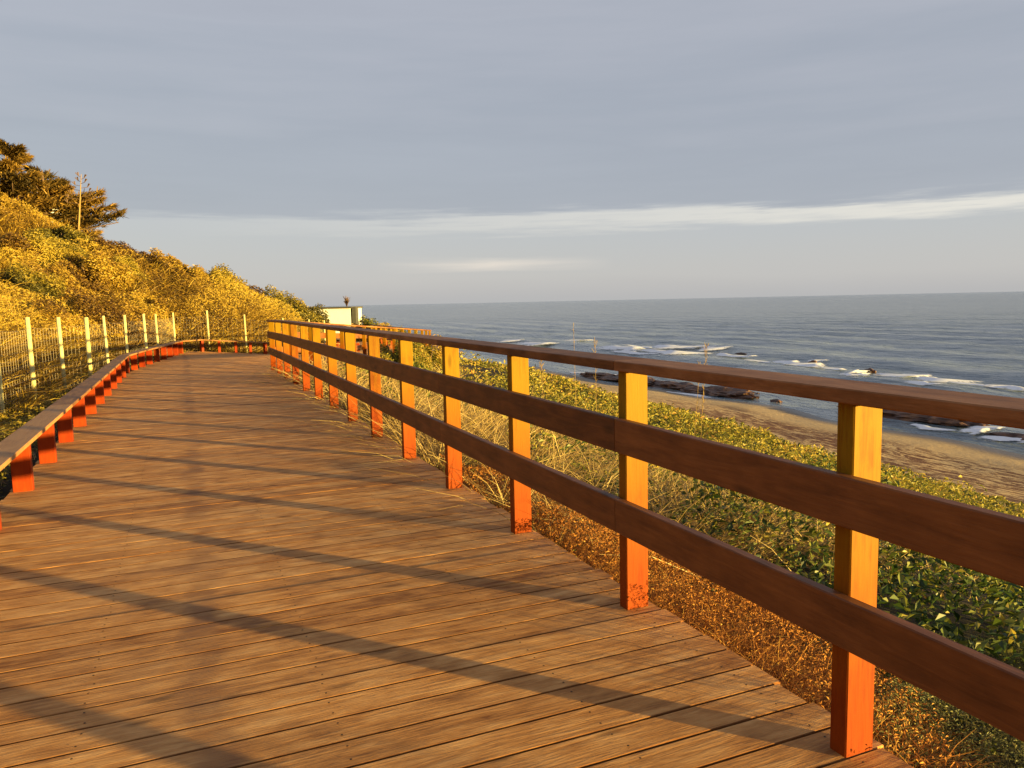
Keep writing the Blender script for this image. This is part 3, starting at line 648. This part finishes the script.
rs_ = random.Random(5)
spots = [(20, 24), (52, 26), (96, 29), (130, 31), (12, 29), (140, 35), (70, 33), (168, 34), (196, 33), (222, 34), (30, 20), (110, 34), (182, 38), (236, 37), (8, 34), (44, 30), (150, 27), (84, 23), (206, 37), (120, 25), (228, 40), (255, 40)]
for k, (px, t_) in enumerate(spots):
    x, y = at(px, t_); g = float(zt(x, y)); rx = rs_.uniform(.75, 1.5); hgt = rs_.uniform(.7, 1.25)
    if k % 3: shrub('golden_shrub', x, y, rx, rx, g + hgt, M['scrub'], 'rounded golden shrub among the dry scrub of the slope', group='golden shrubs on the slope', seed=20 + k)
    else: shrub('olive_shrub', x, y, rx, rx, g + hgt * .9, M['bush'], 'olive green shrub among the golden scrub of the slope', group='olive shrubs on the slope', seed=20 + k)

def conifer(x, y, ztop, Wd, label, seed, n=15000, lean=0.):
    rs = np.random.default_rng(seed); z = float(zt(x, y)) - .3; H_ = ztop - z
    e = empty('pine_tree', (x, y, z)); tag(e, label, 'tree')
    m_ = MB(); m_.tube([(0, 0, 0), (lean * .4, 0, H_ * .5), (lean, 0, H_ * .97)], [.2, .13, .03], 7)
    tips = []
    nb = 20
    for k in range(nb):
        f = .1 + .88 * k / nb; a = rs.uniform(0, 2 * math.pi); L_ = Wd * (1.05 - f) ** .75 * rs.uniform(.5, 1.3)
        b0 = np.array([lean * f, 0, H_ * f]); rise = rs.uniform(.0, .22)
        b1 = b0 + np.array([math.cos(a) * L_, math.sin(a) * L_, L_ * rise])
        m_.tube([b0, lerp(b0, b1, .5) - np.array([0, 0, .05 * L_]), b1], [.05, .035, .012], 4)
        nf = int(n / nb); t_ = .12 + .92 * rs.random(nf) ** .75; sp = L_ * .17 * (1.2 - t_)
        ctr = b0 + (b1 - b0) * t_[:, None]
        sidev = np.array([-math.sin(a), math.cos(a), 0]); off = sidev * (rs.normal(size=nf) * sp)[:, None] * 1.5
        off[:, 2] += rs.normal(size=nf) * .06 * L_ ** .5 * (1.3 - t_) + .12 * L_ * t_ ** 3
        tips.append(ctr + off)
    P = np.concatenate(tips); nn = len(P)
    out_ = P.copy(); out_[:, 2] = 0; out_ = unit(out_ - np.array([lean * .5, 0, 0])); ln = out_ * .9 + rs.normal(size=(nn, 3)) * .45; ln[:, 2] += .35
    V, idx = blades(P, rs.uniform(.16, .38, nn), rs.uniform(.05, .09, nn), ln, .1, 2)
    tn = np.clip(rs.normal(.5, .2, nn) + .3 * np.sin(P[:, 2] * 3.1 + seed), 0, 1)[idx]
    link('trunk', m_.mesh('trunk', True), M['bark'], e)
    quads('crown', V, tn, M['pine'], parent=e); return e
conifer(*at(27, 37), 9.2, 3.1, 'tallest dark golden conifer at the top of the slope, at the left edge', 5, 22000)
conifer(*at(-22, 36), 9.03, 3.2, 'conifer cut by the left edge of the picture', 6, 15000)
conifer(*at(58, 38), 8.29, 3.0, 'middle conifer of the group, lower than the one at its left', 8, 14000)
conifer(*at(88, 39), 7.02, 1.7, 'lowest conifer at the right end of the group, behind the flower stalk', 9, 10000)
# agave flower stalk
x, y = at(87, 34.5); zb = float(zt(x, y)); ag = empty('agave_plant', (x, y, zb)); tag(ag, 'dead agave with one thin tall flower stalk against the sky', 'agave')
H_ = 7.36 - zb; m_ = MB(); m_.tube([(0, 0, 0), (.2, 0, H_ * .5), (.4, 0, H_)], [.05, .035, .012], 6); m_.build('stalk', M['straw'], None).parent = ag
m_ = MB()
for k in range(13):
    h = H_ * (.60 + .39 * k / 13); s_ = 1 if k % 2 else -1; L_ = .45 * (1.15 - (k / 13)) ; a = random.uniform(-.5, .5)
    p0 = np.array([.4 * h / H_, 0, h]); p1 = p0 + np.array([s_ * L_ * math.cos(a), L_ * math.sin(a), .05]); p2 = p1 + np.array([s_ * .12, 0, .14])
    m_.tube([p0, p1, p2], [.012, .012, .022], 5)
    m_.tube([p1 + np.array([0, 0, 0]), p1 + np.array([s_ * .05, .05, .16])], [.018, .035], 5)
m_.build('flower_branch', M['bark'], None).parent = ag
m_ = MB()
for k in range(16):
    a = 2 * math.pi * k / 16; bi = len(m_.v); L_ = 1.0
    for t_ in (0, .5, 1):
        wv = .09 * (1 - t_ ** 2) + .004; c = np.array([math.cos(a), math.sin(a), 0]) * L_ * t_ ** 1.1 * .8 + np.array([0, 0, .75 * t_ * (1.2 - .6 * t_)]); sd2 = np.array([-math.sin(a), math.cos(a), 0])
        m_.v += [tuple(c - sd2 * wv), tuple(c + np.array([0, 0, -.04])), tuple(c + sd2 * wv)]
    for r_ in (0, 3):
        for q in (0, 1): m_.f.append((bi + r_ + q, bi + r_ + q + 1, bi + r_ + q + 4, bi + r_ + q + 3)); m_.uv.append([(0, 0)] * 4); m_.t.append(.5)
m_.build('leaf_rosette', M['bush'], None).parent = ag

# ------------------------------------------------------------------ buildings
def boxm(m_, x0, x1, y0, y1, z0, z1):
    m_.prism((x0, (y0 + y1) / 2, 0), (x1, (y0 + y1) / 2, 0), (0, 1, 0), (0, 0, 1), [(-(y1 - y0) / 2, z0), (-(y1 - y0) / 2, z1), ((y1 - y0) / 2, z1), ((y1 - y0) / 2, z0)][::1])
bx, by = at(352.5, 66)
bz = -2.6
bl = empty('flat_roofed_building', (bx, by, bz), R(0)); tag(bl, 'white flat roofed building half hidden by shrubs where the land meets the sea', 'building')
m_ = MB(); boxm(m_, -7, 0, 0, 5, 0, 3.75); o = m_.build('wall', M['white'], None); o.parent = bl; wall_ = o
m_ = MB(); boxm(m_, -7.15, .12, -.12, 5.12, 3.753, 3.9); o = m_.build('roof_slab', M['grey'], None); o.parent = bl
m_ = MB(); boxm(m_, .13, .45, .1, 1.2, 0, 3.85); o = m_.build('corner_pillar', M['grey'], None); o.parent = bl
m_ = MB(); boxm(m_, .004, .03, 1.5, 3.2, 1.1, 2.5); o = m_.build('window', M['glass'], None); o.parent = wall_
x, y = at(349.5, 67.5); e = empty('roof_plant', (x, y, bz + 3.9)); tag(e, 'small dry spiky plant standing on the flat white roof', 'plant')
m_ = MB()
for k in range(40):
    a = random.uniform(0, 6.28); r_ = random.uniform(.05, .4); hgt = random.uniform(.35, .95)
    m_.tube([(0, 0, 0), (r_ * .4 * math.cos(a), r_ * .4 * math.sin(a), hgt * .6), (r_ * math.cos(a), r_ * math.sin(a), hgt)], [.03, .03, .012], 4)
m_.build('leaf_blades', M['bark'], None).parent = e
hx, hy = at(30, 45); hz = float(zt(hx, hy))
hs_ = empty('small_white_house', (hx, hy, hz)); tag(hs_, 'small white house barely seen through the conifers', 'house')
m_ = MB(); boxm(m_, -1.2, 1.2, 0, 4, -1, 1.9); wall_ = m_.build('wall', M['white'], None); wall_.parent = hs_
m_ = MB(); m_.prism((-1.35, 2, 1.902), (1.35, 2, 1.902), (0, 1, 0), (0, 0, 1), [(-2.3, 0), (0, .7), (2.3, 0)]); m_.build('roof', M['roof'], None).parent = hs_
m_ = MB(); boxm(m_, -.3, .5, -.025, -.004, .6, 1.5); m_.build('window', M['glass'], None).parent = wall_

# ------------------------------------------------------------------ shore rocks, one object each
def rock(x, y, sx, sy, sz, z, label, name='shore_rock', seed=0, rz=None):
    import bmesh
    bm = bmesh.new(); bmesh.ops.create_icosphere(bm, subdivisions=4 if sx > 1.5 else 3, radius=1)
    for vt in bm.verts:
        c = vt.co.copy(); s = .5 * (vnoise(c.x + 5, c.y + c.z * 2 + seed, .7, seed % 50) - .5) + .5 * (vnoise(c.x * 1 + c.z, c.y + 9, .33, seed % 50 + 3) - .5) + .3 * (vnoise(c.x + c.z * 3, c.y + 9, .14, seed % 50 + 5) - .5)
        vt.co = c * (1 + float(s)); vt.co.x *= sx; vt.co.y *= sy; vt.co.z = max(vt.co.z, -.6) * sz
    me = bpy.data.meshes.new(name); bm.to_mesh(me); bm.free()
    me.polygons.foreach_set('use_smooth', [False] * len(me.polygons))
    o = link(name, me, M['rock']); o.location = (x, y, z); o.rotation_euler = (0, 0, math.atan2(D[1], D[0]) if rz is None else rz)
    tag(o, label, 'rock', 'dark rocks along the water line'); return o
def seapt(px, py, z=SEA):
    x = px - 512.; y = -(py - 384.); r_ = R(-1.21); x, y = math.cos(r_) * x - math.sin(r_) * y, math.sin(r_) * x + math.cos(r_) * y
    cp, sp = math.cos(pitch), math.sin(pitch); d_ = (x, F * cp + y * sp, -F * sp + y * cp); t_ = (z - 1.4) / d_[2]; return d_[0] * t_, d_[1] * t_
RK = [(608, 379, 3.2, .9, .45, 'low dark reef at the shore beside the second post, furthest along the beach'),
      (640, 383, 3.6, 1.1, .5, 'reddish reef just behind the post nearest the middle'),
      (676, 388, 2.6, .8, .4, 'dark reef patch right of the middle post'),
      (700, 393, 1.8, .7, .35, 'small reef patch at the end of the left reef group'),
      (725, 395, 2.4, .8, .5, 'rusty topped reef seen under the handrail'),
      (757, 394.5, .5, .35, .25, 'lone small stone in the shallow water under the handrail'),
      (776, 402, .9, .5, .35, 'small dark rock at the tip of the sand spit'),
      (900, 418, 3.0, .6, .4, 'long black reef right of the nearest post'),
      (926, 421, 2.4, .65, .45, 'long black reef, its middle part'),
      (950, 424, 1.6, .6, .45, 'brown topped end of the long black reef'),
      (1014, 439, 1.0, .4, .3, 'dark rock in the foam at the right edge'),
      (813, 362.5, .9, .5, .4, 'dark rock in the first line of foam'),
      (870, 372.5, 1.2, .6, .6, 'brown rock in the breaking wave, larger than its neighbour'),
      (878, 376.5, .45, .35, .35, 'small black rock just below the brown one in the wave'),
      (741, 354, 1.8, .5, .28, 'dark reef awash in the far breakers')]
for k, (px, py, a, b_, c_, lab) in enumerate(RK):
    if py < 373.5 or px in (878, 757, 776): a, b_, c_ = a * .45, b_ * .5, c_ * .45
    else: c_ *= .8
    x, y = seapt(px, py); rock(x, y, a, b_, c_, SEA + (.05 if c_ > .3 else .0), lab, seed=k * 7 + 3)

# ------------------------------------------------------------------ foam lines
FO = [((600, 351), (668, 356), 1.0), ((690, 346.5), (722, 348), 1.2), ((712, 354), (745, 357), 1.2), ((625, 346), (655, 349), 1.0), ((742, 361), (776, 364), .8), ((818, 369), (850, 372), 1.0), ((838, 376), (872, 378.5), .8), ((895, 384), (950, 389), .8), ((975, 388), (1040, 393), 1.2), ((900, 374), (935, 377), .6), ((503, 341), (520, 342), 2.2), ((522, 343), (548, 346), 3.2), ((595, 348), (650, 353), 2.4), ((640, 351), (690, 356), 1.6), ((652, 346), (700, 349), 3.2), ((655, 353), (712, 356), 2.6), ((700, 349), (730, 350), 3.),
      ((572, 341), (583, 342), 2.0), ((733, 356), (750, 358), 1.2), ((765, 362), (812, 365), 1.6), ((780, 365.5), (838, 369), 2.0), ((810, 361), (826, 362), 1.), ((848, 373), (868, 374), 1.8), ((858, 375), (872, 375.5), 1.0),
      ((886, 375), (915, 380), 1.6), ((905, 379), (985, 386), 1.7), ((930, 384), (1030, 390), .8), ((958, 431), (990, 436), .9), ((970, 427), (1000, 433), .6), ((985, 436), (1035, 446), .8), ((905, 424), (960, 434), .5), ((640, 389), (720, 400), .5), ((700, 372), (760, 378), .7), ((560, 372), (640, 378), .6)]
verts = []; faces = []; tones = []
for (a, b_, wd) in FO:
    A = np.array(seapt(*a)); B = np.array(seapt(*b_)); ln = np.linalg.norm(B - A); tdir = (B - A) / ln; sdv = np.array([-tdir[1], tdir[0]]); nseg = max(6, int(ln / .8)); rows = 7; base = len(verts); ph = random.uniform(0, 9)
    for i in range(nseg + 1):
        t_ = i / nseg; env = math.sin(math.pi * t_) ** .4
        c = A + (B - A) * t_ + sdv * (.9 * math.sin(t_ * 7 + ph) + .5 * math.sin(t_ * 17 + ph)) * min(1, wd * .5)
        for j in range(rows):
            s_ = j / (rows - 1) * 2 - 1; q = c + sdv * s_ * wd * (.35 + .65 * env) * 1.1
            hz_ = .28 * min(1., wd * .5) * env * max(0, 1 - abs(s_ * 1.6 - .2)) * (.6 + .8 * float(vnoise(q[0], q[1], 1.2, 3)))
            ss = float(zsea(np.array(q[0]), np.array(q[1]), *[np.array(k_) for k_ in uv_of(q[0], q[1])]))
            verts.append((q[0], q[1], max(ss, SEA) + .03 + hz_)); tones.append(max(0, env * 1.15 - abs(s_) ** 2 * .9 - .05))
    for i in range(nseg):
        for j in range(rows - 1):
            k_ = base + i * rows + j; faces.append((k_, k_ + 1, k_ + rows + 1, k_ + rows))
me = bpy.data.meshes.new('sea_foam'); me.from_pydata(verts, [], faces); at_ = me.attributes.new('tone', 'FLOAT', 'POINT'); at_.data.foreach_set('value', np.array(tones, np.float32))
me.polygons.foreach_set('use_smooth', [True] * len(faces)); tag(link('sea_foam', me, M['foam']), 'white foam of small waves breaking near the shore', 'foam', kind='stuff')

# ------------------------------------------------------------------ tall dry weeds outside the railing
def weed(px, t_, ztop, label, kind=0):
    x = (px - 512) / F * t_; y = t_; zb = float(zt(x, y)); H_ = ztop - zb; e = empty('dry_weed', (x, y, zb)); tag(e, label, 'weed', 'tall dry weeds seen above the handrail')
    m_ = MB(); lx = random.uniform(-.1, .1); th = .0016 + t_ * .00013
    m_.tube([(0, 0, 0), (lx * .3, 0, H_ * .5), (lx, 0, H_)], [th * 1.3, th, th * .5], 5)
    m_.build('stem', M['straw'], None).parent = e
    m_ = MB()
    for k in range(34 if kind else 14):
        h = H_ * (1 - .42 * random.random() ** 1.5); a = random.uniform(0, 6.28); L_ = random.uniform(.02, .07) * (1.1 if kind else .7)
        p0 = np.array([lx * h / H_, 0, h]); p1 = p0 + np.array([math.cos(a) * L_ * .5, math.sin(a) * L_ * .5, L_ * .9])
        m_.tube([p0, lerp(p0, p1, .6), p1], [th * .5, th * 1.1, th * .6], 4)
    m_.build('seed_head', M['straw'], None).parent = e
weed(577, 8.5, 1.12, 'tall thin dry weed with a straight stem, left one above the handrail')
weed(597, 8.2, .98, 'dry weed with a feathery head beside the straight thin one', 1)
weed(700, 6.6, .98, 'short dry weed with a feathery head right of the middle post', 1)
weed(692, 6.3, .86, 'lowest dry weed tip just above the handrail')
weed(545, 8.8, .72, 'dry weed seen in the gap under the handrail', 1)
weed(462, 13, .55, 'feathery dry weed beside the fourth post', 1)
weed(455, 12.5, .62, 'second feathery weed by the fourth post, taller', 1)
